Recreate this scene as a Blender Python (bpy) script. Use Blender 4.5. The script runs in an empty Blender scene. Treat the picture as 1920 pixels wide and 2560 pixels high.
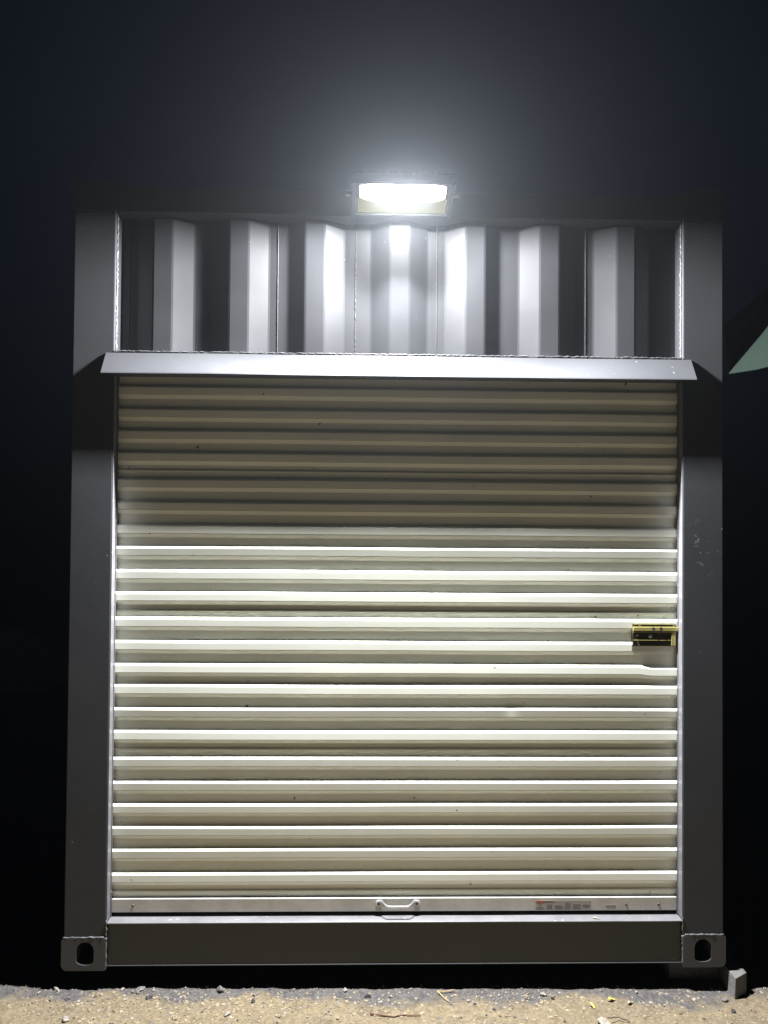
import bpy, bmesh, math, random
from mathutils import Vector, Matrix, noise
random.seed(7)
sc = bpy.context.scene
R = math.radians

# ------------------------------------------------------------------ camera
cd = bpy.data.cameras.new('camera'); cam = bpy.data.objects.new('camera', cd)
sc.collection.objects.link(cam); sc.camera = cam
cd.sensor_fit = 'VERTICAL'; cd.sensor_height = 24.0
cd.lens = 24.0 * 1923.4 / 2560.0
cd.clip_start = 0.05; cd.clip_end = 500
YAW, PITCH, ROLL = -0.0235687, 0.0184261, -0.0076634
Mr = Matrix.Rotation(YAW, 3, 'Z') @ Matrix.Rotation(PITCH, 3, 'X') @ Matrix.Rotation(ROLL, 3, 'Y')
M4 = (Mr @ Matrix.Rotation(R(90), 3, 'X')).to_4x4()
M4.translation = Vector((-0.126448, -2.845926, 1.621305))
cam.matrix_world = M4

# ------------------------------------------------------------------ night sky
w = bpy.data.worlds.new('World'); sc.world = w; w.use_nodes = True
wb = w.node_tree.nodes['Background']
wt = w.node_tree; wtc = wt.nodes.new('ShaderNodeTexCoord'); wsx = wt.nodes.new('ShaderNodeSeparateXYZ')
wmr = wt.nodes.new('ShaderNodeMapRange'); wmr.inputs[1].default_value = -0.02; wmr.inputs[2].default_value = 0.45
wmx = wt.nodes.new('ShaderNodeMix'); wmx.data_type = 'RGBA'
wmx.inputs[6].default_value = (0.015, 0.05, 0.12, 1); wmx.inputs[7].default_value = (0.13, 0.36, 0.88, 1)
wt.links.new(wtc.outputs['Generated'], wsx.inputs[0]); wt.links.new(wsx.outputs['Z'], wmr.inputs[0])
wt.links.new(wmr.outputs[0], wmx.inputs[0]); wt.links.new(wmx.outputs[2], wb.inputs['Color'])
wb.inputs['Strength'].default_value = 0.0072
sc.view_settings.view_transform = 'Standard'; sc.view_settings.look = 'None'
sc.view_settings.exposure = 0; sc.view_settings.gamma = 1

# ------------------------------------------------------------------ materials
def mat(name, col, rough=0.5, metal=0.0, var=0.0, vscale=6.0, bump=0.0, bscale=60.0, spec=0.5, emit=None, es=1.0,
        specks=None, col2=None):
    m = bpy.data.materials.new(name); m.use_nodes = True
    nt = m.node_tree; b = nt.nodes['Principled BSDF']
    b.inputs['Base Color'].default_value = (*col, 1)
    b.inputs['Roughness'].default_value = rough; b.inputs['Metallic'].default_value = metal
    b.inputs['Specular IOR Level'].default_value = spec
    tc = nt.nodes.new('ShaderNodeTexCoord')
    out = None
    if var or col2:
        n = nt.nodes.new('ShaderNodeTexNoise'); n.inputs['Scale'].default_value = vscale
        n.inputs['Detail'].default_value = 8; n.inputs['Roughness'].default_value = 0.65
        nt.links.new(tc.outputs['Object'], n.inputs['Vector'])
        mx = nt.nodes.new('ShaderNodeMix'); mx.data_type = 'RGBA'
        ca = tuple(c * (1 - var) for c in col); cb = col2 or tuple(min(1, c * (1 + var)) for c in col)
        mx.inputs[6].default_value = (*ca, 1); mx.inputs[7].default_value = (*cb, 1)
        rp = nt.nodes.new('ShaderNodeMapRange'); rp.inputs[1].default_value = 0.35; rp.inputs[2].default_value = 0.65
        nt.links.new(n.outputs['Fac'], rp.inputs[0]); nt.links.new(rp.outputs[0], mx.inputs[0])
        out = mx.outputs[2]
        mr = nt.nodes.new('ShaderNodeMapRange'); mr.inputs[3].default_value = max(0.02, rough - 0.07); mr.inputs[4].default_value = min(1, rough + 0.08)
        nt.links.new(n.outputs['Fac'], mr.inputs[0]); nt.links.new(mr.outputs[0], b.inputs['Roughness'])
    if specks:
        sc_, th, scol = specks
        v = nt.nodes.new('ShaderNodeTexNoise'); v.inputs['Scale'].default_value = sc_; v.inputs['Detail'].default_value = 2
        nt.links.new(tc.outputs['Object'], v.inputs['Vector'])
        g = nt.nodes.new('ShaderNodeMapRange'); g.inputs[1].default_value = th; g.inputs[2].default_value = th + 0.02
        nt.links.new(v.outputs['Fac'], g.inputs[0])
        m2 = nt.nodes.new('ShaderNodeMix'); m2.data_type = 'RGBA'
        nt.links.new(g.outputs[0], m2.inputs[0])
        if out: nt.links.new(out, m2.inputs[6])
        else: m2.inputs[6].default_value = (*col, 1)
        m2.inputs[7].default_value = (*scol, 1); out = m2.outputs[2]
    if out: nt.links.new(out, b.inputs['Base Color'])
    if bump:
        n2 = nt.nodes.new('ShaderNodeTexNoise'); n2.inputs['Scale'].default_value = bscale; n2.inputs['Detail'].default_value = 4
        nt.links.new(tc.outputs['Object'], n2.inputs['Vector'])
        bp = nt.nodes.new('ShaderNodeBump'); bp.inputs['Strength'].default_value = bump; bp.inputs['Distance'].default_value = 0.004
        nt.links.new(n2.outputs['Fac'], bp.inputs['Height']); nt.links.new(bp.outputs[0], b.inputs['Normal'])
    if emit:
        b.inputs['Emission Color'].default_value = (*emit, 1); b.inputs['Emission Strength'].default_value = es
    return m

PAINT = mat('container_paint', (0.050, 0.052, 0.057), 0.5, var=0.08, vscale=3, bump=0.03, bscale=40, spec=0.35,
            specks=(46, 0.765, (0.20, 0.20, 0.20)))
PAINT_LIT = mat('container_paint_lit', (0.115, 0.115, 0.122), 0.45, var=0.15, vscale=9, bump=0.05, bscale=60, specks=(60, 0.72, (0.3, 0.29, 0.26)))  # container paint lightened, putting lamplight into the colour of sill, guides and jambs
POSTPAINT_DIM = mat('container_paint_dimmed_scuffed', (0.034, 0.036, 0.040), 0.55, var=0.08, vscale=3, bump=0.03, bscale=40, spec=0.3, specks=(46, 0.765, (0.2, 0.2, 0.2)))  # same container paint, darkened so the posts' dimmer light is in the colour
WELD = mat('weld_bead', (0.085, 0.086, 0.09), 0.42, bump=0.6, bscale=140)
DOOR = mat('door_enamel', (0.77, 0.79, 0.71), 0.42, var=0.05, vscale=2.2, spec=0.4,
           specks=(38, 0.755, (0.16, 0.14, 0.11)))
GALV = mat('bottom_bar_metal', (0.42, 0.41, 0.39), 0.38, metal=0.35, var=0.12, vscale=14, bump=0.08, bscale=80)
HANDLE = mat('handle_metal', (0.50, 0.51, 0.52), 0.3, metal=0.5)
BRASS = mat('brass_plate', (0.40, 0.355, 0.13), 0.30, metal=0.45, var=0.15, vscale=30)
BRASSD = mat('tarnished_brass', (0.09, 0.085, 0.055), 0.3, metal=0.85, var=0.2, vscale=30)
BLACK = mat('dark_hole', (0.012, 0.012, 0.012), 0.6)
LAMPBODY = mat('floodlight_body', (0.035, 0.035, 0.035), 0.45, metal=0.2)
GLASS = mat('floodlight_glass', (0.8, 0.8, 0.78), 0.2, emit=(1.0, 1.0, 0.97), es=14)
PHOS = mat('floodlight_phosphor', (0.20, 0.18, 0.05), 0.5, emit=(1.0, 0.93, 0.42), es=0.12)
CONC = mat('block_concrete', (0.10, 0.097, 0.092), 0.9, var=0.25, vscale=18, bump=0.7, bscale=70)
GREEN = mat('green_cloth', (0.0022, 0.0052, 0.0036), 0.95, spec=0.1, var=0.2, vscale=9, bump=0.1, bscale=200)
POLE = mat('pole_metal', (0.25, 0.25, 0.25), 0.4, metal=0.6)
STONE_PALE = mat('pale_stone', (0.22, 0.20, 0.17), 0.9, var=0.25, vscale=60, bump=0.5, bscale=200)
STONE_GREY = mat('grey_stone', (0.11, 0.105, 0.10), 0.9, var=0.3, vscale=60, bump=0.5, bscale=200)
STONE_DARK = mat('dark_stone', (0.035, 0.032, 0.034), 0.85, var=0.3, vscale=60, bump=0.5, bscale=200)
STONE_TAN = mat('tan_stone', (0.20, 0.16, 0.10), 0.9, var=0.3, vscale=60, bump=0.5, bscale=200)
LEAF = mat('yellow_leaf_skin', (0.42, 0.40, 0.06), 0.6, var=0.2, vscale=80)
LEAFP = mat('dry_leaf_skin', (0.33, 0.30, 0.22), 0.7, var=0.2, vscale=80)
BARK = mat('twig_bark', (0.11, 0.055, 0.035), 0.8, var=0.35, vscale=90)
STRAW = mat('straw_stem', (0.30, 0.22, 0.10), 0.7, var=0.25, vscale=90)
PAPER = mat('sticker_paper', (0.25, 0.235, 0.21), 0.55)
PRINT = mat('sticker_print', (0.15, 0.14, 0.13), 0.6)
REDP = mat('sticker_red', (0.34, 0.07, 0.05), 0.6)
EARTH = mat('mound_earth', (0.34, 0.26, 0.15), 0.95, var=0.4, vscale=2, bump=0.8, bscale=12)

def scuffs():
    nt = POSTPAINT_DIM.node_tree; b = nt.nodes['Principled BSDF']
    prev = b.inputs['Base Color'].links[0].from_socket
    tc = nt.nodes.new('ShaderNodeTexCoord')
    mp = nt.nodes.new('ShaderNodeMapping'); mp.inputs['Scale'].default_value = (22, 10, 38)
    nt.links.new(tc.outputs['Object'], mp.inputs['Vector'])
    n = nt.nodes.new('ShaderNodeTexNoise'); n.inputs['Scale'].default_value = 1.0; n.inputs['Detail'].default_value = 6
    n.inputs['Roughness'].default_value = 0.7
    nt.links.new(mp.outputs[0], n.inputs['Vector'])
    g = nt.nodes.new('ShaderNodeMapRange'); g.inputs[1].default_value = 0.58; g.inputs[2].default_value = 0.68
    nt.links.new(n.outputs['Fac'], g.inputs[0])
    d = nt.nodes.new('ShaderNodeVectorMath'); d.operation = 'DISTANCE'; d.inputs[1].default_value = (1.10, 0, 1.55)
    nt.links.new(tc.outputs['Object'], d.inputs[0])
    h = nt.nodes.new('ShaderNodeMapRange'); h.inputs[1].default_value = 0.15; h.inputs[2].default_value = 0.05
    nt.links.new(d.outputs['Value'], h.inputs[0])
    k = nt.nodes.new('ShaderNodeMath'); k.operation = 'MULTIPLY'
    nt.links.new(g.outputs[0], k.inputs[0]); nt.links.new(h.outputs[0], k.inputs[1])
    m2 = nt.nodes.new('ShaderNodeMix'); m2.data_type = 'RGBA'
    nt.links.new(k.outputs[0], m2.inputs[0]); nt.links.new(prev, m2.inputs[6]); m2.inputs[7].default_value = (0.15, 0.15, 0.15, 1)
    nt.links.new(m2.outputs[2], b.inputs['Base Color'])
scuffs()

def ground_material():
    m = bpy.data.materials.new('ground_dirt'); m.use_nodes = True
    nt = m.node_tree; b = nt.nodes['Principled BSDF']; b.inputs['Roughness'].default_value = 0.95
    b.inputs['Specular IOR Level'].default_value = 0.2
    tc = nt.nodes.new('ShaderNodeTexCoord'); sx = nt.nodes.new('ShaderNodeSeparateXYZ')
    nt.links.new(tc.outputs['Object'], sx.inputs[0])
    def noi(s, det=6, ro=0.6):
        n = nt.nodes.new('ShaderNodeTexNoise'); n.inputs['Scale'].default_value = s
        n.inputs['Detail'].default_value = det; n.inputs['Roughness'].default_value = ro
        nt.links.new(tc.outputs['Object'], n.inputs['Vector']); return n
    def rng(src, a, c, lo=0.0, hi=1.0):
        g = nt.nodes.new('ShaderNodeMapRange'); g.inputs[1].default_value = a; g.inputs[2].default_value = c
        g.inputs[3].default_value = lo; g.inputs[4].default_value = hi
        nt.links.new(src, g.inputs[0]); return g.outputs[0]
    def mix(f, a, c):
        x = nt.nodes.new('ShaderNodeMix'); x.data_type = 'RGBA'; nt.links.new(f, x.inputs[0])
        for i, v in ((6, a), (7, c)):
            if isinstance(v, tuple): x.inputs[i].default_value = (*v, 1)
            else: nt.links.new(v, x.inputs[i])
        return x.outputs[2]
    fine = noi(70, 8, 0.75); med = noi(13, 8, 0.7); big = noi(3.2, 3, 0.5)
    dirt = mix(rng(med.outputs['Fac'], 0.35, 0.65), (0.078, 0.061, 0.039), (0.142, 0.111, 0.065))
    dirt = mix(rng(fine.outputs['Fac'], 0.42, 0.72), dirt, (0.20, 0.168, 0.115))
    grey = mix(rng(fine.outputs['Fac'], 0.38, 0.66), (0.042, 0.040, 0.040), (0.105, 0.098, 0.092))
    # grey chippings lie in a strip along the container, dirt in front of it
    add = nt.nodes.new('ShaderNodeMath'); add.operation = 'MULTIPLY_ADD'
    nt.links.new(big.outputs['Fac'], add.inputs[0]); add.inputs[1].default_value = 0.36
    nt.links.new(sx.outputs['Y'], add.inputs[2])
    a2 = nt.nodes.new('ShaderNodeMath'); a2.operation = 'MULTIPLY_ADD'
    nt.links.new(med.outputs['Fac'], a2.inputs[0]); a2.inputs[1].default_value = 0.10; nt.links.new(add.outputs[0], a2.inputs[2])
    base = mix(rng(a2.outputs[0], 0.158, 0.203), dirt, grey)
    nt.links.new(base, b.inputs['Base Color'])
    bp = nt.nodes.new('ShaderNodeBump'); bp.inputs['Strength'].default_value = 0.8; bp.inputs['Distance'].default_value = 0.004
    nt.links.new(fine.outputs['Fac'], bp.inputs['Height']); nt.links.new(bp.outputs[0], b.inputs['Normal'])
    return m
GROUND = ground_material()

# ------------------------------------------------------------------ helpers
def link(name, bm, m, parent=None, smooth=False):
    me = bpy.data.meshes.new(name); bmesh.ops.recalc_face_normals(bm, faces=bm.faces[:]); bm.to_mesh(me); bm.free()
    for x in (m if isinstance(m, (list, tuple)) else [m]): me.materials.append(x)
    if smooth:
        for p in me.polygons: p.use_smooth = True
    o = bpy.data.objects.new(name, me); sc.collection.objects.link(o)
    if parent: o.parent = parent
    return o
def empty(name, loc):
    o = bpy.data.objects.new(name, None); sc.collection.objects.link(o); o.location = loc; o.empty_display_size = 0.1
    return o
def tag(o, label=None, cat=None, group=None, kind=None):
    if label: o['label'] = label
    if cat: o['category'] = cat
    if group: o['group'] = group
    if kind: o['kind'] = kind
    return o
def box(bm, x0, x1, y0, y1, z0, z1, bev=0.0, mi=0):
    r = bmesh.ops.create_cube(bm, size=1.0); vs = r['verts']
    for v in vs:
        v.co = Vector(((x0 + x1) / 2 + v.co.x * (x1 - x0), (y0 + y1) / 2 + v.co.y * (y1 - y0), (z0 + z1) / 2 + v.co.z * (z1 - z0)))
    fs = {f for v in vs for f in v.link_faces}
    for f in fs: f.material_index = mi
    if bev:
        es = {e for v in vs for e in v.link_edges}
        bmesh.ops.bevel(bm, geom=list(es), offset=bev, segments=2, affect='EDGES', profile=0.6, clamp_overlap=True)
    return bm
def tube(bm, pts, r, n=8, jit=0.0, cap=True):
    pts = [Vector(p) for p in pts]; rings = []
    for i, p in enumerate(pts):
        d = (pts[min(i + 1, len(pts) - 1)] - pts[max(i - 1, 0)]).normalized()
        a = d.cross(Vector((0.31, 0.2, 0.93)) if abs(d.z) < 0.8 else Vector((1, 0.1, 0))).normalized(); b = d.cross(a)
        rr = (r[i] if isinstance(r, (list, tuple)) else r) * (1 + random.uniform(-jit, jit))
        rings.append([bm.verts.new(p + (a * math.cos(t) + b * math.sin(t)) * rr) for t in (2 * math.pi * k / n for k in range(n))])
    for q in range(len(rings) - 1):
        for k in range(n):
            bm.faces.new((rings[q][k], rings[q][(k + 1) % n], rings[q + 1][(k + 1) % n], rings[q + 1][k]))
    if cap:
        bm.faces.new(rings[0]); bm.faces.new(rings[-1][::-1])
def weld(name, a, b, r, parent, jit=0.35, step=0.006, wob=0.0012):
    a = Vector(a); b = Vector(b); n = max(4, int((b - a).length / step)); bm = bmesh.new()
    pts = []
    for i in range(n + 1):
        p = a.lerp(b, i / n)
        pts.append(p + Vector((random.uniform(-wob, wob), random.uniform(-wob, wob) * 0.3, random.uniform(-wob, wob))))
    tube(bm, pts, r, 6, jit)
    return link(name, bm, WELD, parent, True)
def seeded(v): return noise.noise(Vector(v))

# ------------------------------------------------------------------ ground
def gz(x, y):
    z = -0.079 - 0.0085 * max(-3, min(3, x))
    z += 0.0035 * noise.noise(Vector((x * 7, y * 7, 0))) + 0.0040 * noise.noise(Vector((x * 27, y * 40, 3))) 
    z += 0.0030 * noise.noise(Vector((x * 70, y * 90, 9))) * (0.4 + 1.2 * max(0, noise.noise(Vector((x * 4, y * 6, 2))) + .25))
    if abs(x) > 6 or abs(y) > 6: z += 0.12 * noise.noise(Vector((x * .09, y * .09, 5)))*min(1,(max(abs(x),abs(y))-6)/12)
    return z
def spread(lo, hi, step, grow, far):
    a = []; v = lo
    while v < hi: a.append(v); v += step
    s = step; l = lo; L = []
    while l > -far: s *= grow; l -= s; L.append(l)
    s = step; h = a[-1]; H = []
    while h < far: s *= grow; h += s; H.append(h)
    return L[::-1] + a + H
xs = spread(-1.55, 1.6, 0.006, 1.22, 220); ys = spread(-0.26, 0.06, 0.005, 1.2, 220)
bm = bmesh.new(); g = [[bm.verts.new((x, y, gz(x, y))) for x in xs] for y in ys]
for j in range(len(ys) - 1):
    for i in range(len(xs) - 1):
        bm.faces.new((g[j][i], g[j][i + 1], g[j + 1][i + 1], g[j + 1][i]))
ground = link('ground', bm, GROUND, None, True); tag(ground, kind='structure')

# far earth bank beyond the left side
bm = bmesh.new(); N = 34; gg = []
for j in range(N + 1):
    row = []
    for i in range(N + 1):
        u, v = i / N * 2 - 1, j / N * 2 - 1
        rr = min(1, math.hypot(u, v)); hh = (0.5 + 0.5 * math.cos(math.pi * rr)) ** 0.8
        x = -4.6 + u * 2.3; y = 5.6 + v * 1.3
        row.append(bm.verts.new((x, y, -0.25 + 0.72 * hh * (1 + 0.35 * noise.noise(Vector((x * 1.3, y * 1.3, 1)))) + 0.05 * noise.noise(Vector((x * 6, y * 6, 0))))))
    gg.append(row)
for j in range(N):
    for i in range(N): bm.faces.new((gg[j][i], gg[j][i + 1], gg[j + 1][i + 1], gg[j + 1][i]))
mound = link('hill', bm, EARTH, None, True); tag(mound, kind='structure')

# ------------------------------------------------------------------ container
cont = empty('shipping_container', (0, 0, 0))
tag(cont, 'dark grey steel shipping container with a beige roll-up door in its end wall', 'container')
W2 = 1.219; LEN = 6.058; XI = 1.059

def inner_bend(t): return 0
for s in (-1, 1):
    bm = bmesh.new()
    a, b = sorted((s * 1.211, s * XI))
    box(bm, a, b, 0.003, 0.095, 0.119, 2.777, 0.004)
    p = link('corner_post', bm, POSTPAINT_DIM, cont)
    bm = bmesh.new(); a, b = sorted((s * 1.2115, s * 1.085))
    box(bm, a, b, 0.096, 0.16, 0.119, 2.777, 0.003)
    link('post_return', bm, PAINT, cont)
    bm = bmesh.new(); a, b = sorted((s * 1.211, s * 1.06))
    box(bm, a, b, LEN - 0.06, LEN - 0.003, 0.119, 2.777, 0.003)
    link('corner_post', bm, PAINT, cont)

def casting(cx, zb, yb, flip=False, s=1, hand=True):
    # hollow steel corner casting with an arched hand hole in the front face; s = side of the container
    bm = bmesh.new()
    W_, H_ = 0.162, 0.118
    def outline():
        pts = []
        rad = {(s, -1): 0.022, (s, 1): 0.012, (-s, -1): 0.006, (-s, 1): 0.005}
        for (sx_, sz_) in ((-1, -1), (1, -1), (1, 1), (-1, 1)):
            r = rad[(sx_, sz_)]; ccx = sx_ * (W_ / 2 - r); ccz = sz_ * (H_ / 2 - r)
            a0 = {(-1, -1): 180, (1, -1): 270, (1, 1): 0, (-1, 1): 90}[(sx_, sz_)]
            for k in range(6):
                t = R(a0 + 90 * k / 5); pts.append((ccx + r * math.cos(t), ccz + r * math.sin(t)))
        return pts
    def hole():
        pts = []; hw, top, bot = 0.0315, 0.045, -0.036
        cz = top - hw
        for k in range(13): t = R(0 + 180 * k / 12); pts.append((hw * math.cos(t), cz + hw * math.sin(t)))
        for k in range(11):
            t = R(180 + 180 * k / 10); pts.append((hw * math.cos(t), bot + 0.013 + 0.015 * math.sin(t)))
        return pts
    ho = [(x - 0.006 * s, z) for x, z in hole()]
    ou = outline()
    def ring(pts, y): return [bm.verts.new((cx + x, y, zb + H_ / 2 + z)) for x, z in pts]
    y0, y1 = yb, yb + 0.014
    o0, o1, of = ring(ou, y0), ring(ou, y1), ring([(x * .985, z * .98) for x, z in ou], y0 - 0.0025)
    h0, h1 = ring(ho, y0 - 0.0025), ring(ho, y1)
    # front face with hole
    def fill(a, b):
        es = []
        for r_ in (a, b):
            for i in range(len(r_)):
                e = bm.edges.get((r_[i], r_[(i + 1) % len(r_)])) or bm.edges.new((r_[i], r_[(i + 1) % len(r_)])); es.append(e)
        bmesh.ops.triangle_fill(bm, use_beauty=True, use_dissolve=False, edges=es)
    def side(a, b):
        n = len(a)
        for i in range(n): bm.faces.new((a[i], a[(i + 1) % n], b[(i + 1) % n], b[i]))
    if hand: fill(of, h0); side(h0, h1)
    else: bmesh.ops.delete(bm, geom=h0 + h1, context='VERTS'); bm.faces.new(of)
    side(of, o0)
    ob = ring(ou, yb + 0.178); side(o0, ob); bm.faces.new(ob)
    if hand: hb = ring([(x * 1.15, z * 1.1) for x, z in ho], yb + 0.10); side(h1, hb); bm.faces.new(hb)
    return link('corner_casting', bm, PAINT, cont)
for s in (-1, 1):
    casting(s * (W2 - 0.081), 0.0, 0.0, s=s)
    casting(s * (W2 - 0.081), 2.778, 0.004, s=s, hand=False)
    for z in (0.0, 2.778):
        c = casting(s * (W2 - 0.081), z, 0.0, s=s); c.scale = (1, -1, 1); c.location = (0, LEN, 0)
    # weld between casting and post, casting and beam
    weld('weld_seam', (s * 1.212, 0.0, 0.1195), (s * 1.065, 0.0, 0.1195), 0.0030, cont)
    weld('weld_seam', (s * 1.0575, 0.0015, 0.012), (s * 1.0575, 0.0015, 0.117), 0.0028, cont, 0.5)
    weld('weld_seam', (s * 1.0585, 0.0025, 0.119), (s * 1.0585, 0.0025, 0.18), 0.0028, cont, 0.5)

bm = bmesh.new(); box(bm, -1.0565, 1.0565, 0.0105, 0.10, 0.0155, 0.1640, 0.003)
link('bottom_beam', bm, PAINT, cont)
bm = bmesh.new(); box(bm, -1.0565, 1.0565, 0.0075, 0.0165, 0.0110, 0.0150, 0.0012)
link('beam_lip', bm, PAINT, cont)
# sill ledge: slightly bent steel sheet
bm = bmesh.new(); rows = [(0.0035, 0.1650), (0.0015, 0.1685), (0.0040, 0.1705), (0.060, 0.1715), (0.16, 0.1715)]
nx = 90; grid = []
for (y, z) in rows:
    grid.append([bm.verts.new((-1.057 + 2.114 * i / nx, y, z + 0.0009 * seeded((i * .09, y * 20, 2)))) for i in range(nx + 1)])
for j in range(len(rows) - 1):
    for i in range(nx): bm.faces.new((grid[j][i], grid[j][i + 1], grid[j + 1][i + 1], grid[j + 1][i]))
sill = link('sill', bm, PAINT_LIT, cont, True)

bm = bmesh.new(); box(bm, -1.058, 1.058, 0.004, 0.10, 2.776, 2.874, 0.004)
link('top_beam', bm, PAINT, cont)
bm = bmesh.new(); box(bm, -1.058, 1.058, 0.0045, 0.10, 2.176, 2.2585, 0.003)
link('lintel', bm, PAINT, cont)
weld('weld_seam', (-1.057, 0.003, 2.2600), (1.057, 0.003, 2.2600), 0.0018, cont, 0.6)
# welds inside the recess: down both posts
for s in (-1, 1):
    weld('weld_seam', (s * 1.0575, 0.020, 2.262), (s * 1.0575, 0.020, 2.774), 0.0030, cont, 0.6, wob=0.0012)

# corrugated panel above the door
IN, OUT = 0.081, 0.045
bp_ = [(-1.0585, IN), (-.995, IN), (-.932, OUT), (-.860, OUT), (-.785, IN), (-.721, IN), (-.647, OUT), (-.575, OUT), (-.502, IN), (-.430, IN),
       (-.362, OUT), (-.289, OUT), (-.217, IN), (-.114, IN), (-.042, OUT), (.031, OUT), (.101, IN), (.171, IN), (.244, OUT), (.317, OUT),
       (.380, IN), (.453, IN), (.527, OUT), (.601, OUT), (.671, IN), (.741, IN), (.821, OUT), (.892, OUT), (.955, IN), (1.0585, IN)]
def panel(bpts, z0, z1, nz=14):
    bm = bmesh.new(); cols = []
    for k, (x, y) in enumerate(bpts):
        # round each fold with two close points
        col = []
        fold = []
        px, py = bpts[max(0, k - 1)]; qx, qy = bpts[min(len(bpts) - 1, k + 1)]
        v0 = Vector((px - x, py - y)); v1 = Vector((qx - x, qy - y))
        for v in (v0, v1):
            fold.append((x, y) if v.length < 1e-6 else (x + v.x / v.length * 0.004, y + v.y / v.length * 0.004))
        if k in (0, len(bpts) - 1): fold = [(x, y)]
        cols += fold
    vg = [[bm.verts.new((x, y + 0.0012 * seeded((x * 5, i * .35, 4)), z0 + (z1 - z0) * i / nz)) for i in range(nz + 1)] for x, y in cols]
    for a in range(len(vg) - 1):
        for i in range(nz): bm.faces.new((vg[a][i], vg[a + 1][i], vg[a + 1][i + 1], vg[a][i + 1]))
    return bm
link('corrugated_panel', panel(bp_, 2.20, 2.79), PAINT, cont)
for x, r, j in ((-1.03, .0018, .2), (-.469, .0018, .15), (-.173, .0017, .8), (.138, .0018, .15), (.711, .0022, .15)):
    weld('weld_seam', (x, IN - 0.001, 2.262), (x, IN - 0.001, 2.774), r, cont, j, wob=0.0004 if j < .5 else 0.0007)

# rain hood: sloped steel flashing above the door, with short turned ends
bm = bmesh.new(); nx = 80
prof = [(0.0035, 2.2540), (-0.0005, 2.2530), (-0.0420, 2.1740), (-0.0430, 2.1700), (-0.0405, 2.1725), (0.0010, 2.2480)]
gr = []
for (y, z) in prof:
    row = []
    for i in range(nx + 1):
        t = i / nx; xe = 1.088 + (0.004 if z < 2.2 else 0)
        x = -xe + 2 * xe * t
        row.append(bm.verts.new((x, y + 0.0008 * seeded((x * 4, 0, 7)), z + 0.0016 * seeded((x * 2.2, 3, 1)))))
    gr.append(row)
for j in range(len(prof) - 1):
    for i in range(nx): bm.faces.new((gr[j][i], gr[j][i + 1], gr[j + 1][i + 1], gr[j + 1][i]))
link('rain_hood', bm, PAINT, cont)

# side walls, roof, floor and rear, so that the box is a real box
def side_wall(s):
    pts = []; y = 0.16; k = 0; seq = [(0.072, 0), (0.068, 1), (0.070, 1), (0.068, 0)]
    cur = 0
    pts.append((y, 0))
    while y < LEN - 0.2:
        d, tgt = seq[k % 4]; y += d
        pts.append((min(y, LEN - 0.06), tgt)); k += 1
    bm = bmesh.new(); cols = [[bm.verts.new((s * (1.207 - 0.036 * t), yy, z)) for z in (0.155, 2.82)] for yy, t in pts]
    for a, b in zip(cols, cols[1:]): bm.faces.new((a[0], b[0], b[1], a[1]))
    link('side_wall', bm, PAINT, cont)
    bm = bmesh.new(); a, b = sorted((s * 1.212, s * 1.16)); box(bm, a, b, 0.179, LEN - 0.179, 0.012, 0.158, 0.003)
    link('bottom_rail', bm, PAINT, cont)
    bm = bmesh.new(); a, b = sorted((s * 1.212, s * 1.15)); box(bm, a, b, 0.179, LEN - 0.179, 2.815, 2.875, 0.003)
    link('top_rail', bm, PAINT, cont)
for s in (-1, 1): side_wall(s)
bm = bmesh.new(); box(bm, -1.15, 1.15, 0.101, LEN - 0.08, 2.845, 2.865); link('roof', bm, PAINT, cont)
bm = bmesh.new(); box(bm, -1.159, 1.159, 0.161, LEN - 0.08, 0.13, 0.165); link('floor_deck', bm, BLACK, cont)
bm = bmesh.new(); box(bm, -1.058, 1.058, LEN - 0.075, LEN - 0.03, 0.02, 2.85); link('rear_wall', bm, PAINT, cont)
bm = bmesh.new(); box(bm, -1.15, 1.15, 0.30, 0.31, 0.167, 2.84); link('inner_lining', bm, BLACK, cont)

# ---- roll-up door
LZ = [2.228, 2.143, 2.059, 1.978, 1.896, 1.797, 1.712, 1.625, 1.543, 1.456, 1.374, 1.279, 1.193, 1.108, 1.030, 0.945, 0.861, 0.762,
      0.674, 0.591, 0.508, 0.425, 0.338]
YR, YF = 0.062, 0.0480
LZ = [1.62 + (z - 1.62) * 1.0041 for z in LZ]
prof = []          # (z, y, ledge index)
for i, z in enumerate(LZ):
    nxt = LZ[i + 1] if i + 1 < len(LZ) else 0.2275
    rng_ = random.Random(i * 7 + 3); q1, q2 = rng_.uniform(-.0006, .0006), rng_.uniform(-.0007, .0007)
    prof += [(z, YR, i, 0), (z - 0.0035, YR - 0.009, i, 1), (z - 0.0105, YF + q1, i, 1), (z - 0.0352, YF + 0.0008 + q2, i, 1), (z - 0.0357, YF + 0.0062, i, 1), (z - 0.0378, YF + 0.0034, i, 1), (z - 0.0520, YR - 0.001, i, 0)]
    if z - nxt > 0.091:
        prof += [(z - 0.0700, YR, i, 0), (z - 0.0708, YR - 0.0050, i, 0), (z - 0.0755, YR - 0.0058, i, 0), (z - 0.0765, YR - 0.0010, i, 0),
                 (z - 0.0830, YR - 0.0016, i, 0), (z - 0.0840, YR, i, 0)]
prof.append((0.2280, YR, -1, 0))
nx = 170; bm = bmesh.new(); gr = []
def sst(t): t = max(0, min(1, t)); return t * t * (3 - 2 * t)
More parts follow.
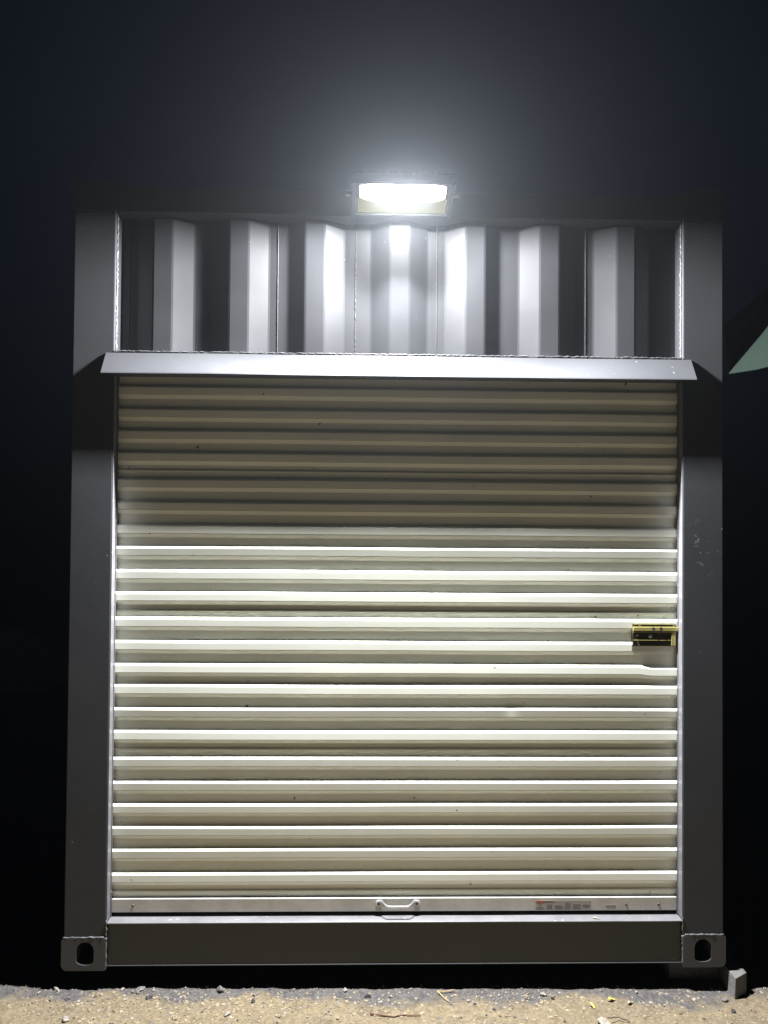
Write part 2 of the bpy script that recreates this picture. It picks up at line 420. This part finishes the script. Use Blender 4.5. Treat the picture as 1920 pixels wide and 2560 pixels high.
for (z, y, li, out) in prof:
    row = []
    for i in range(nx + 1):
        x = -1.0575 + 2.115 * i / nx
        zz, yy = z, y
        zz += 0.0020 * seeded((x * 1.1, li * 3.1, 2))
        yy += 0.0014 * seeded((x * 1.3, z * 1.1, 8)) + 0.0003 * seeded((x * 5, z * 2, 3))
        if li == 12 and out: yy += (YR - 0.003 - yy) * sst((x - 0.888) / 0.010)
        if li == 13: zz -= 0.0060 * sst((x - 0.905) / 0.06)
        # small dent
        d = math.hypot(x - 0.425, (z - 0.94) * 2.0); yy += 0.0013 * math.exp(-(d / 0.022) ** 2)
        row.append(bm.verts.new((x, yy, zz)))
    gr.append(row)
for j in range(len(prof) - 1):
    for i in range(nx): bm.faces.new((gr[j][i], gr[j][i + 1], gr[j + 1][i + 1], gr[j + 1][i]))
door = link('roller_door', bm, DOOR, cont)
door['label'] = 'beige ribbed steel roll-up door curtain'
# rubbed marks / flecks on the enamel
def door_y(z):
    for a, b in zip(prof, prof[1:]):
        if b[0] <= z <= a[0]: t = (a[0] - z) / max(1e-6, a[0] - b[0]); return a[1] + (b[1] - a[1]) * t
    return YR

# vertical guide angles beside the curtain
for s in (-1, 1):
    bm = bmesh.new(); a, b = sorted((s * 1.0585, s * 1.049)); box(bm, a, b, 0.0960, 0.115, 0.176, 2.17)
    link('door_guide', bm, PAINT_LIT, cont)
    bm = bmesh.new(); a, b = sorted((s * 1.0588, s * 1.0568)); box(bm, a, b, 0.0045, 0.0400, 0.176, 2.172, 0.0006)
    link('jamb_lit_strip', bm, PAINT_LIT, cont)  # added strip, its lighter colour stands in for light on the post side
    bm = bmesh.new(); a, b = sorted((s * 1.0588, s * 1.0530)); box(bm, a, b, 0.0405, 0.0440, 0.174, 2.17, 0.001)
    link('door_guide', bm, PAINT_LIT, cont)

kids0 = set(door.children)
# bottom bar with a full-width top ledge
bm = bmesh.new(); box(bm, -1.0535, 1.0535, 0.0185, 0.054, 0.1915, 0.2405, 0.0022)
bbar = link('bottom_bar', bm, GALV, door)
# rubber astragal under it
bm = bmesh.new(); box(bm, -1.045, 1.045, 0.040, 0.050, 0.1785, 0.1870, 0.0015)
link('rubber_seal', bm, BLACK, door)

# handle: two eyelets and a bowed grip
def handle(parent):
    bm = bmesh.new(); zc = 0.2225; cx = 0.004
    for s in (-1, 1):
        r = bmesh.ops.create_cone(bm, cap_ends=True, segments=24, radius1=0.0115, radius2=0.0105, depth=0.005,
                                  matrix=Matrix.Translation((cx + s * 0.071, 0.0158, zc)) @ Matrix.Rotation(R(90), 4, 'X'))
    n = 16; path = []
    for i in range(n + 1):
        t = i / n * 2 - 1; a = abs(t)
        x = cx + t * 0.066
        k = sst((1 - a) / 0.38)
        path.append((x, 0.0145 - 0.024 * k, zc + 0.008 - 0.010 * k))
    # flattened strap
    rings = []
    for i, p in enumerate(path):
        hgt = 0.0055 if 3 < i < n - 3 else 0.0085
        ring = []
        for k in range(10):
            t = 2 * math.pi * k / 10; ring.append(bm.verts.new((p[0], p[1] + 0.0035 * math.cos(t), p[2] + hgt * math.sin(t))))
        rings.append(ring)
    for a, b in zip(rings, rings[1:]):
        for k in range(10): bm.faces.new((a[k], a[(k + 1) % 10], b[(k + 1) % 10], b[k]))
    bm.faces.new(rings[0]); bm.faces.new(rings[-1][::-1])
    h = link('handle', bm, HANDLE, parent, False)
    bm = bmesh.new()
    for s in (-1, 1):
        bmesh.ops.create_cone(bm, cap_ends=True, segments=16, radius1=0.0058, radius2=0.0058, depth=0.002,
                              matrix=Matrix.Translation((cx + s * 0.071, 0.0126, zc)) @ Matrix.Rotation(R(90), 4, 'X'))
    return h
hd = handle(door)
for s in (-1, 1):
    bm = bmesh.new()
    bmesh.ops.create_cone(bm, cap_ends=True, segments=16, radius1=0.0062, radius2=0.0050, depth=0.0024,
                          matrix=Matrix.Translation((0.004 + s * 0.071, 0.0128, 0.2225)) @ Matrix.Rotation(R(90), 4, 'X'))
    link('screw', bm, STONE_DARK, door)
for x, z in ((-0.975, 0.216), (0.862, 0.213), (0.985, 0.213)):
    bm = bmesh.new()
    bmesh.ops.create_uvsphere(bm, u_segments=12, v_segments=8, radius=0.0048, matrix=Matrix.Translation((x, 0.0182, z)) @ Matrix.Diagonal((1, .5, 1, 1)))
    link('screw', bm, BRASSD, door, True)

# stickers on the bottom bar: printed blocks too small to read
def plate(bm, x0, x1, z0, z1, y, mi): box(bm, x0, x1, y, y + 0.0004, z0, z1, 0, mi)
bm = bmesh.new(); yb = 0.0180
plate(bm, 0.520, 0.728, 0.1965, 0.2300, yb, 0)
plate(bm, 0.5215, 0.556, 0.2235, 0.2290, yb - .0003, 2); plate(bm, 0.557, 0.590, 0.2245, 0.2290, yb - .0003, 1)
v = [bm.verts.new(c) for c in ((0.532, yb - .0004, 0.2235), (0.545, yb - .0004, 0.2165), (0.538, yb - .0004, 0.2165), (0.544, yb - .0004, 0.2075), (0.528, yb - .0004, 0.2195), (0.535, yb - .0004, 0.2195))]
f = bm.faces.new(v); f.material_index = 2
for k in range(3): plate(bm, 0.523, 0.549, 0.1995 + k * 0.0026, 0.2007 + k * 0.0026, yb - .0003, 1)
for bx, n, wd in ((0.562, 6, 0.022), (0.592, 5, 0.032), (0.630, 8, 0.022), (0.660, 6, 0.030)):
    for k in range(n): plate(bm, bx, bx + wd * random.uniform(.8, 1), 0.2005 + k * 0.0030, 0.2016 + k * 0.0030, yb - .0003, 1)
r = bmesh.ops.create_cone(bm, cap_ends=True, segments=24, radius1=1, radius2=1, depth=0.0005,
                          matrix=Matrix.Translation((0.709, yb - .0002, 0.2125)) @ Matrix.Diagonal((0.013, 1, 0.0042, 1)) @ Matrix.Rotation(R(90), 4, 'X'))
for q in r['verts']:
    for f in q.link_faces: f.material_index = 1
st = link('warning_sticker', bm, [PAPER, PRINT, REDP], door)
bm = bmesh.new()
plate(bm, 0.786, 0.822, 0.2065, 0.2130, yb, 0)
for k in range(2): plate(bm, 0.788, 0.820, 0.2075 + k * 0.0026, 0.2088 + k * 0.0026, yb - .0003, 1)
link('small_sticker', bm, [PAPER, PRINT], door)

for c in set(door.children) - kids0:
    c.data.transform(Matrix.Translation((0, 0.0260, -0.0045)))
# brass slide latch
LX0, LX1, LZ0, LZ1 = 0.884, 1.0560, 1.176, 1.260
kids1 = set(door.children)
yl = 0.0405
latch_bm = bmesh.new(); box(latch_bm, LX0, LX1 - 0.008, yl + 0.002, yl + 0.0205, LZ0, LZ1, 0.002)
latch = link('latch', latch_bm, BRASSD, door)
bm = bmesh.new(); box(bm, LX0 - 0.001, 1.0585, yl - 0.005, yl + 0.0018, 1.2330, 1.2495, 0.0025)
link('slide_bolt', bm, BRASS, door)
bm = bmesh.new(); box(bm, LX0, LX1 - 0.006, yl - 0.002, yl + 0.0018, 1.2275, 1.2302, 0.0008)
box(bm, LX0 + .004, LX1 - 0.006, yl - 0.002, yl + 0.0018, 1.1980, 1.1996, 0.0005)
box(bm, LX0 + .003, LX1 - 0.008, yl - 0.001, yl + 0.0018, 1.2572, 1.2595, 0.0005)
link('latch_rail', bm, BRASS, door)
bm = bmesh.new(); box(bm, LX1 - 0.026, LX1 - 0.010, yl - 0.003, yl + 0.0018, 1.1790, 1.2260, 0.001)
link('latch_stop', bm, BRASS, door)
bm = bmesh.new()
for x in (0.955, 0.9835): box(bm, x, x + 0.0085, yl - 0.0058, yl - 0.0045, 1.2335, 1.2490, 0.0005)
link('bolt_notch', bm, STONE_DARK, door)
for x, z in ((0.911, 1.2545), (0.901, 1.2165), (0.951, 1.2140), (0.903, 1.1920), (0.907, 1.1830), (1.040, 1.2540)):
    bm = bmesh.new(); rr = 0.0075 if x == 0.951 else 0.0038
    bmesh.ops.create_uvsphere(bm, u_segments=12, v_segments=8, radius=rr, matrix=Matrix.Translation((x, yl + 0.0015, z)) @ Matrix.Diagonal((1, .5, 1, 1)))
    link('rivet', bm, HANDLE, door, True)

# ------------------------------------------------------------------ floodlight
TILT = R(15); LC = Vector((-0.004, -0.100, 2.797))
lamp = empty('floodlight', (LC.x, 0.0, 2.80)); tag(lamp, 'bright white LED floodlight glowing at the middle of the container top beam', 'floodlight')
# local frame: u = x, v = along the face (outer edge up), n = face normal (down and outward)
n_ = Vector((0, -math.sin(TILT), -math.cos(TILT))); v_ = Vector((0, -math.cos(TILT), math.sin(TILT))); u_ = Vector((1, 0, 0))
def fl(o, pts_world=True):
    o.parent = lamp; o.matrix_parent_inverse = Matrix.Translation(-lamp.location)
    return o
F = Matrix(((u_.x, v_.x, n_.x, LC.x), (u_.y, v_.y, n_.y, LC.y), (u_.z, v_.z, n_.z, LC.z), (0, 0, 0, 1)))
def fbm(bm): bm.transform(F); return bm
fv0, fv1 = -0.090, 0.084
bm = bmesh.new(); box(bm, -0.180, 0.180, fv0, fv1, -0.045, -0.008, 0.008)
for k in range(13): box(bm, -0.150 + k * 0.0245, -0.146 + k * 0.0245, fv0 + 0.012, fv1 - 0.012, -0.062, -0.044)
fl(link('housing', fbm(bm), LAMPBODY))
bm = bmesh.new()   # bezel frame: four bars
for a in ((-0.184, -0.168, fv0 - .004, fv1 + .002), (0.168, 0.184, fv0 - .004, fv1 + .002), (-0.1675, 0.1675, fv0 - .004, fv0 + .006), (-0.1675, 0.1675, fv1 - .005, fv1 + .002)):
    box(bm, a[0], a[1], a[2], a[3], -0.0075, 0.001, 0.0015)
fl(link('bezel', fbm(bm), LAMPBODY))
# lens: shallow pillow of glass over the diodes, bulging outwards
bm = bmesh.new(); A, B = 28, 8; gd = []
for j in range(B + 1):
    row = []
    for i in range(A + 1):
        u = i / A * 2 - 1; v = j / B
        hh = 0.016 * (1 - abs(u) ** 6) * math.sin(math.pi * max(0.02, min(.98, v))) ** .5
        topcurve = 0.006 * (1 - u * u)
        row.append(bm.verts.new((u * 0.153, -0.008 + v * (0.080 + topcurve) - 0.010 * (1 - u ** 4) * (1 - v) - 0.012 * abs(u) ** 8 * (2 * v - 1), -0.006 + hh * 0.5)))
    gd.append(row)
for j in range(B):
    for i in range(A): bm.faces.new((gd[j][i], gd[j][i + 1], gd[j + 1][i + 1], gd[j + 1][i]))
fl(link('lens', fbm(bm), GLASS, None, True))
bm = bmesh.new(); box(bm, -0.162, 0.162, -0.082, -0.004, -0.0078, -0.0060, 0.0008)
fl(link('reflector', fbm(bm), PHOS))
# bracket to the beam and its side bolts
bm = bmesh.new(); box(bm, -0.06 + LC.x, 0.06 + LC.x, -0.004, 0.0038, 2.80, 2.868, 0.001)
box(bm, -0.012 + LC.x, 0.012 + LC.x, -0.080, -0.003, 2.828, 2.836, 0.001)
fl(link('bracket', bm, LAMPBODY))
for s in (-1, 1):
    bm = bmesh.new()
    bmesh.ops.create_cone(bm, cap_ends=True, segments=16, radius1=0.006, radius2=0.005, depth=0.024, matrix=Matrix.Translation((s * 0.194, 0.0, -0.018)) @ Matrix.Rotation(R(90), 4, 'Y'))
    fl(link('side_bolt', fbm(bm), HANDLE, None, True))
# the light it gives off
ld = bpy.data.lights.new('floodlight_beam', 'AREA'); ld.shape = 'RECTANGLE'; ld.size = 0.20; ld.size_y = 0.032
ld.color = (0.985, 0.985, 1.0); ld.energy = 425
lo = bpy.data.objects.new('floodlight_beam', ld); sc.collection.objects.link(lo)
TL = R(5); nl = Vector((0, -math.sin(TL), -math.cos(TL)))
zc = -nl; xc = u_; yc = zc.cross(xc)
p = LC + n_ * 0.0075 + v_ * 0.032 
lo.matrix_world = Matrix(((xc.x, yc.x, zc.x, p.x), (xc.y, yc.y, zc.y, p.y), (xc.z, yc.z, zc.z, p.z), (0, 0, 0, 1)))
lo.parent = lamp; lo.matrix_parent_inverse = Matrix.Translation(-lamp.location)
# photometric distribution of the lens: little light thrown back at the wall right below, broad to the sides
ld.use_nodes = True; nt = ld.node_tree; em = nt.nodes['Emission']
geo = nt.nodes.new('ShaderNodeNewGeometry')
SIGN = 1.0
sp = nt.nodes.new('ShaderNodeSeparateXYZ'); nt.links.new(geo.outputs['Incoming'], sp.inputs[0])
rmp = nt.nodes.new('ShaderNodeFloatCurve')
mr = nt.nodes.new('ShaderNodeMapRange'); mr.inputs[1].default_value = 0.0; mr.inputs[2].default_value = 0.6
sg = nt.nodes.new('ShaderNodeMath'); sg.operation = 'MULTIPLY'; sg.inputs[1].default_value = SIGN
nt.links.new(sp.outputs['Y'], sg.inputs[0]); nt.links.new(sg.outputs[0], mr.inputs[0]); nt.links.new(mr.outputs[0], rmp.inputs['Value'])
cv = rmp.mapping.curves[0]
cv.points[0].location = (0, 1.0); cv.points[1].location = (1, 0.014)
for q in ((0.10, 0.97), (0.18, 0.85), (0.25, 0.52), (0.33, 0.27), (0.45, 0.155), (0.57, 0.12), (0.8, 0.08)): cv.points.new(*q)
rmp.mapping.update()
dt = nt.nodes.new('ShaderNodeVectorMath'); dt.operation = 'DOT_PRODUCT'; dt.inputs[1].default_value = tuple(nl * SIGN)
nt.links.new(geo.outputs['Incoming'], dt.inputs[0])
mxx = nt.nodes.new('ShaderNodeMath'); mxx.operation = 'MAXIMUM'; mxx.inputs[1].default_value = 0.22; nt.links.new(dt.outputs['Value'], mxx.inputs[0])
pw = nt.nodes.new('ShaderNodeMath'); pw.operation = 'POWER'; pw.inputs[1].default_value = -0.72; nt.links.new(mxx.outputs[0], pw.inputs[0])
ml = nt.nodes.new('ShaderNodeMath'); ml.operation = 'MULTIPLY'; nt.links.new(pw.outputs[0], ml.inputs[0]); nt.links.new(rmp.outputs[0], ml.inputs[1])
nt.links.new(ml.outputs[0], em.inputs['Strength'])

# ------------------------------------------------------------------ support blocks
def block(x0, x1, y0, y1, label, lug):
    g0 = min(gz(x, y) for x in (x0, x1) for y in (y0, y1)) - 0.004
    r = empty('support_block', ((x0 + x1) / 2, (y0 + y1) / 2, g0)); tag(r, label, 'block', 'blocks the container stands on')
    bm = bmesh.new(); box(bm, x0, x1, y0, y1, g0, -0.0005, 0.004)
    bmesh.ops.subdivide_edges(bm, edges=[e for e in bm.edges if e.calc_length() > .03], cuts=8, use_grid_fill=True)
    for v in bm.verts:
        if v.co.z < -0.004: v.co += Vector((noise.noise(v.co * 40), noise.noise(v.co * 40 + Vector((5, 0, 0))), 0)) * 0.003
    o = link('body', bm, CONC); o.parent = r; o.matrix_parent_inverse = Matrix.Translation(-r.location)
    if lug:
        bm = bmesh.new()
        vs = [(1.228, 1.2885), (1.234, 1.288)]
        box(bm, 1.2305, 1.2895, -0.050, 0.10, g0, -0.013, 0.002)
        for v in bm.verts:
            if v.co.x < 1.25 and v.co.z < -0.05: v.co.x -= 0.004
            if v.co.x > 1.26 and v.co.y < 0: v.co.y += 0.036
        o = link('end_plate', bm, CONC); o.parent = r; o.matrix_parent_inverse = Matrix.Translation(-r.location)
block(1.035, 1.2295, 0.075, 0.30, 'grey concrete block with raised end lug under the right front corner', True)
block(-1.20, -1.03, 0.16, 0.34, 'shaded concrete block under the left front corner', False)
block(-1.20, -1.03, LEN - .34, LEN - .02, 'concrete block under the rear left corner', False)
block(1.03, 1.20, LEN - .34, LEN - .02, 'concrete block under the rear right corner', False)

# ------------------------------------------------------------------ tilted green umbrella at the right
A = Vector((1.222, -0.02, 2.198)); e1 = Vector((.404, -.915, 0.15)).normalized(); rd = Vector((.547, -.19, .74)).normalized()
n0 = e1.cross(rd).normalized(); rp = (rd - e1 * rd.dot(e1)).normalized()
sb = math.sin(R(18)) / rd.dot(rp); ax = (n0 * math.sqrt(1 - sb * sb) + rp * sb).normalized()
P = A + rd * 1.25
umb = empty('umbrella', (0, 0, 0))
rim = [P + Matrix.Rotation(-R(45) * k, 3, ax) @ (A - P) for k in range(8)]
if (rim[1] - A).normalized().dot(e1) < 0: rim = [rim[0]] + rim[:0:-1]
bm = bmesh.new(); pv = bm.verts.new(P)
SEG = 14
def canopy_pt(a, b, i, j):
    # point on facet, sagging a little between the ribs
    s = i / SEG; t = j / SEG
    m = P.lerp(a.lerp(b, t), s)
    return m - ax * 0.06 * s * (1 - s) - ax * 0.03 * s * math.sin(math.pi * t) + ax * 0.006 * noise.noise(m * 9)
rings = []
for i in range(1, SEG + 1):
    ring = []
    for k in range(8):
        for j in range(SEG): ring.append(bm.verts.new(canopy_pt(rim[k], rim[(k + 1) % 8], i, j)))
    rings.append(ring)
n8 = 8 * SEG
for k in range(n8): bm.faces.new((pv, rings[0][k], rings[0][(k + 1) % n8]))
for a, b in zip(rings, rings[1:]):
    for k in range(n8): bm.faces.new((a[k], b[k], b[(k + 1) % n8], a[(k + 1) % n8]))
cn = link('canopy', bm, GREEN, umb); md = cn.modifiers.new('cloth', 'SOLIDIFY'); md.thickness = 0.003; md.offset = -1
for k in range(8):
    bm = bmesh.new(); tube(bm, [P - ax * 0.04, rim[k].lerp(P, .10) - ax * 0.026], 0.005, 6); link('rib', bm, POLE, umb)
J = P - ax * 0.55
bm = bmesh.new(); tube(bm, [P + ax * 0.05, J, J + Vector((0, 0, -0.12)), Vector((J.x, J.y, gz(J.x, J.y) + 0.02))], 0.019, 12)
link('pole', bm, POLE, umb)
bm = bmesh.new(); zb = gz(J.x, J.y)
bmesh.ops.create_cone(bm, cap_ends=True, segments=32, radius1=0.26, radius2=0.22, depth=0.08, matrix=Matrix.Translation((J.x, J.y, zb + 0.035)))
link('base', bm, CONC, umb)
tag(umb, 'tilted green cloth umbrella beyond the right edge of the container', 'umbrella')
off = Vector((J.x, J.y, zb)); umb.location = off
for c in umb.children: c.matrix_parent_inverse = Matrix.Translation(-off)

# ------------------------------------------------------------------ stones, leaves, twigs
def stone(x, y, size, m, label, flat=0.75, group='loose stones in front of the container'):
    bm = bmesh.new(); bmesh.ops.create_icosphere(bm, subdivisions=3, radius=size / 2)
    sd = random.uniform(0, 99); az = random.uniform(0, 6)
    for v in bm.verts:
        c = v.co.normalized()
        k = 1 + 0.28 * noise.noise(c * 1.3 + Vector((sd, 0, 0))) + 0.12 * noise.noise(c * 3.2 + Vector((sd, 5, 0)))
        # chipped planes
        for q in range(4):
            d = Vector((math.sin(sd * (q + 1)), math.cos(sd * 1.7 * (q + 1)), math.sin(sd * 2.3 + q))).normalized()
            if c.dot(d) > 0.62: k *= 0.62 / c.dot(d) * 1.0 + 0.0
        v.co = v.co * k; v.co.z *= flat; v.co.y *= 0.85
    bm.transform(Matrix.Rotation(az, 4, 'Z'))
    o = link('stone', bm, m, None, False)
    o.location = (x, y, gz(x, y) + size * flat * 0.30)
    tag(o, label, 'stone', group); return o
stone(-1.234, 0.004, .022, STONE_PALE, 'pale rough stone on the dirt edge below the left corner casting')
stone(-0.995, 0.000, .015, STONE_PALE, 'small white stone just right of the left corner casting')
stone(-0.882, -.004, .011, STONE_PALE, 'tiny pale pebble between the white stone and the big round grey stone')
stone(-0.641, -.006, .032, STONE_GREY, 'large round grey stone on the edge of the shadow at left', .8)
stone(-0.933, 0.000, .034, STONE_GREY, 'flat wide grey stone half sunk in the dirt edge', .35)
stone(-1.174, -.053, .020, STONE_DARK, 'dark chip lying in the grey dirt near the left edge', .5)
stone(-0.887, -.043, .026, STONE_DARK, 'dark purplish flat stone, the darkest on the left', .45)
stone(-0.956, -.014, .017, STONE_GREY, 'grey lump, left one of a touching pair')
stone(-0.936, -.017, .016, STONE_GREY, 'grey lump, right one of a touching pair')
stone(-0.767, -.160, .021, STONE_TAN, 'cream stone near the bottom edge at left', .6)
stone(-0.592, -.140, .024, STONE_PALE, 'pale angular stone in smooth tan dirt', .6)
stone(-1.131, -.178, .025, STONE_PALE, 'whitish stone at the bottom left')
stone(-0.188, -.006, .018, STONE_PALE, 'bright white stone on the shadow edge left of centre')
stone(-0.105, -.033, .026, STONE_DARK, 'dark stone with a pale top near the centre', .7)
stone(-0.021, -.038, .014, STONE_PALE, 'small pale stone right of the dark centre stone')
stone(-0.511, -.033, .020, STONE_GREY, 'grey stone behind a smaller dark stone', .6)
stone(-0.513, -.068, .017, STONE_DARK, 'smaller dark stone in front of a grey one', .9)
stone(0.255, -.056, .015, STONE_PALE, 'white pebble right of the straw stems', .6)
stone(0.274, -.083, .015, STONE_GREY, 'grey pebble in front of the white pebble by the straw')
stone(0.534, -.030, .024, STONE_PALE, 'pale stone, biggest of a cluster right of centre')
stone(0.561, -.047, .018, STONE_GREY, 'grey stone at the right end of the cluster')
stone(0.515, -.072, .018, STONE_TAN, 'tan stone at the front of the cluster', .6)
stone(0.914, -.065, .017, STONE_PALE, 'white chip right of the dry pale leaf', .5)
stone(1.187, -.059, .024, STONE_GREY, 'grey stone leaning by the concrete block', .6)
stone(1.188, -.121, .018, STONE_DARK, 'dark stone in the dirt in front of the concrete block', .8)
stone(1.075, -.058, .022, STONE_PALE, 'pale flat stone below the right corner casting', .55)
stone(0.706, -.190, .050, STONE_PALE, 'big pale stone cut by the bottom edge at right', .5)

def sample_gravel(n):
    bm = bmesh.new(); protos = []
    for q in range(6):
        pb = bmesh.new(); bmesh.ops.create_icosphere(pb, subdivisions=1, radius=1)
        for v in pb.verts: v.co *= 1 + random.uniform(-.28, .28)
        protos.append(([v.co.copy() for v in pb.verts], [[v.index for v in f.verts] for f in pb.faces])); pb.free()
    for i in range(n):
        x = random.uniform(-1.6, 1.75); y = 0.03 - 0.36 * random.random() ** 1.1
        cl = noise.noise(Vector((x * 3.1, y * 9, 4)))
        if cl < random.uniform(-.45, .35): continue
        s = min(0.0075, 0.0011 + random.expovariate(1 / 0.0011))
        vs, fs = random.choice(protos); rot = Matrix.Rotation(random.uniform(0, 6.3), 3, 'Z') @ Matrix.Rotation(random.uniform(0, 6.3), 3, 'X')
        base = Vector((x, y, gz(x, y) + s * 0.15)); mi = random.choices((0, 1, 2, 3), (4, 3.4, .8, 9 if y < -.05 else 1.5))[0]
        nv = [bm.verts.new(base + Vector((1, 1, .7)) * 0 + (rot @ c) * s) for c in vs]
        for f in fs: bm.faces.new([nv[a] for a in f]).material_index = mi
    for i in range(2600):
        x = random.uniform(-1.6, 1.75); y = 0.0 - 0.33 * random.random()
        if noise.noise(Vector((x * 2.3, y * 7, 14))) < random.uniform(-.3, .45): continue
        s = random.uniform(.0016, .0050); vs, fs = random.choice(protos); rot = Matrix.Rotation(random.uniform(0, 6.3), 3, 'Z')
        base = Vector((x, y, gz(x, y) + s * 0.05)); mi = random.choices((0, 3, 1), (1, 8, .6))[0]
        nv = [bm.verts.new(base + rot @ Vector((c.x * s * 1.7, c.y * s * 1.2, c.z * s * .45))) for c in vs]
        for f in fs: bm.faces.new([nv[a] for a in f]).material_index = mi
    o = link('gravel', bm, [STONE_PALE, STONE_GREY, STONE_DARK, STONE_TAN]); 
    tag(o, 'fine grey and tan gravel scattered over the dirt', 'gravel', kind='stuff')
sample_gravel(9000)

def leaf(x, y, L, wd, rz, m, label, curl=0.004):
    bm = bmesh.new(); n = 10; top = []
    rows = []
    for i in range(n + 1):
        t = i / n; hw = wd * math.sin(math.pi * min(1, t * .96 + .02)) ** .8
        zc = curl * math.sin(t * 5) + 0.005
        rows.append([bm.verts.new(((t - .5) * L, k * hw, zc + abs(k) * curl * 0.9)) for k in (-1, -.5, 0, .5, 1)])
    for a, b in zip(rows, rows[1:]):
        for k in range(4): bm.faces.new((a[k], a[k + 1], b[k + 1], b[k]))
    bm.transform(Matrix.Rotation(rz, 4, 'Z'))
    o = link('leaf', bm, m, None, True); o.location = (x, y, gz(x, y)); s_ = o.modifiers.new('t', 'SOLIDIFY'); s_.thickness = 0.0006
    tag(o, label, 'leaf'); return o
leaf(0.773, -.059, .030, .007, .25, LEAF, 'bright yellow leaf, the one nearer the container')
leaf(0.693, -.093, .028, .005, -1.0, LEAF, 'narrow yellow leaf pointing towards the viewer')
leaf(0.836, -.074, .022, .005, .5, LEAFP, 'small dry pale leaf right of the yellow leaves')

def twig(pts, r, m, label, name='twig'):
    bm = bmesh.new(); P_ = []
    for a, b in zip(pts, pts[1:]):
        for k in range(7):
            t = k / 7; x = a[0] + (b[0] - a[0]) * t; y = a[1] + (b[1] - a[1]) * t; z = a[2] + (b[2] - a[2]) * t
            P_.append((x, y + random.uniform(-.0008, .0008), z + random.uniform(-.0008, .0008) + gz(x, y)))
    b = pts[-1]; P_.append((b[0], b[1], b[2] + gz(b[0], b[1])))
    tube(bm, P_, [r * (1 - .35 * i / len(P_)) * random.uniform(.85, 1.15) for i in range(len(P_))], 7)
    o = link(name, bm, m, None, True); tag(o, label, 'twig'); return o
twig([(-.099, -.140, .006), (-.03, -.150, .003), (.078, -.146, .005)], .0028, BARK, 'reddish brown twig lying flat near the bottom centre')
twig([(.146, -.010, .006), (.213, -.008, .008)], .0026, STRAW, 'straw stem lying along the shadow edge', 'straw')
twig([(.150, -.014, .006), (.166, -.040, .004), (.185, -.068, .003)], .0028, STRAW, 'straw stem slanting towards the viewer', 'straw')
twig([(.72, -.185, .020), (.76, -.172, .012), (.80, -.180, .004)], .0018, STONE_DARK, 'thin dark curved twig by the big pale stone')

# scrap of pale peel on the sill
bm = bmesh.new(); pts = []
tube(bm, [(0.727, 0.022, 0.1735), (0.737, 0.018, 0.1745), (0.742, 0.014, 0.1738), (0.752, 0.010, 0.1735)], [.0010, .0028, .0016, .0007], 6)
o = link('paint_scrap', bm, LEAFP, None, True); tag(o, 'tiny cream scrap lying on the sill below the warning sticker', 'scrap')

# ------------------------------------------------------------------ night air
bm = bmesh.new(); box(bm, -14, 14, -8, 15, -1.6, 6.5)
hz = link('haze', bm, GROUND); hz.data.materials.clear()
m = bpy.data.materials.new('night_haze'); m.use_nodes = True; nt = m.node_tree
nt.nodes.remove(nt.nodes['Principled BSDF']); pv_ = nt.nodes.new('ShaderNodeVolumePrincipled')
pv_.inputs['Color'].default_value = (0.82, 0.90, 1.0, 1); pv_.inputs['Density'].default_value = 0.0009
pv_.inputs['Anisotropy'].default_value = 0.75
nt.links.new(pv_.outputs[0], nt.nodes['Material Output'].inputs['Volume'])
hz.data.materials.append(m); tag(hz, kind='stuff')
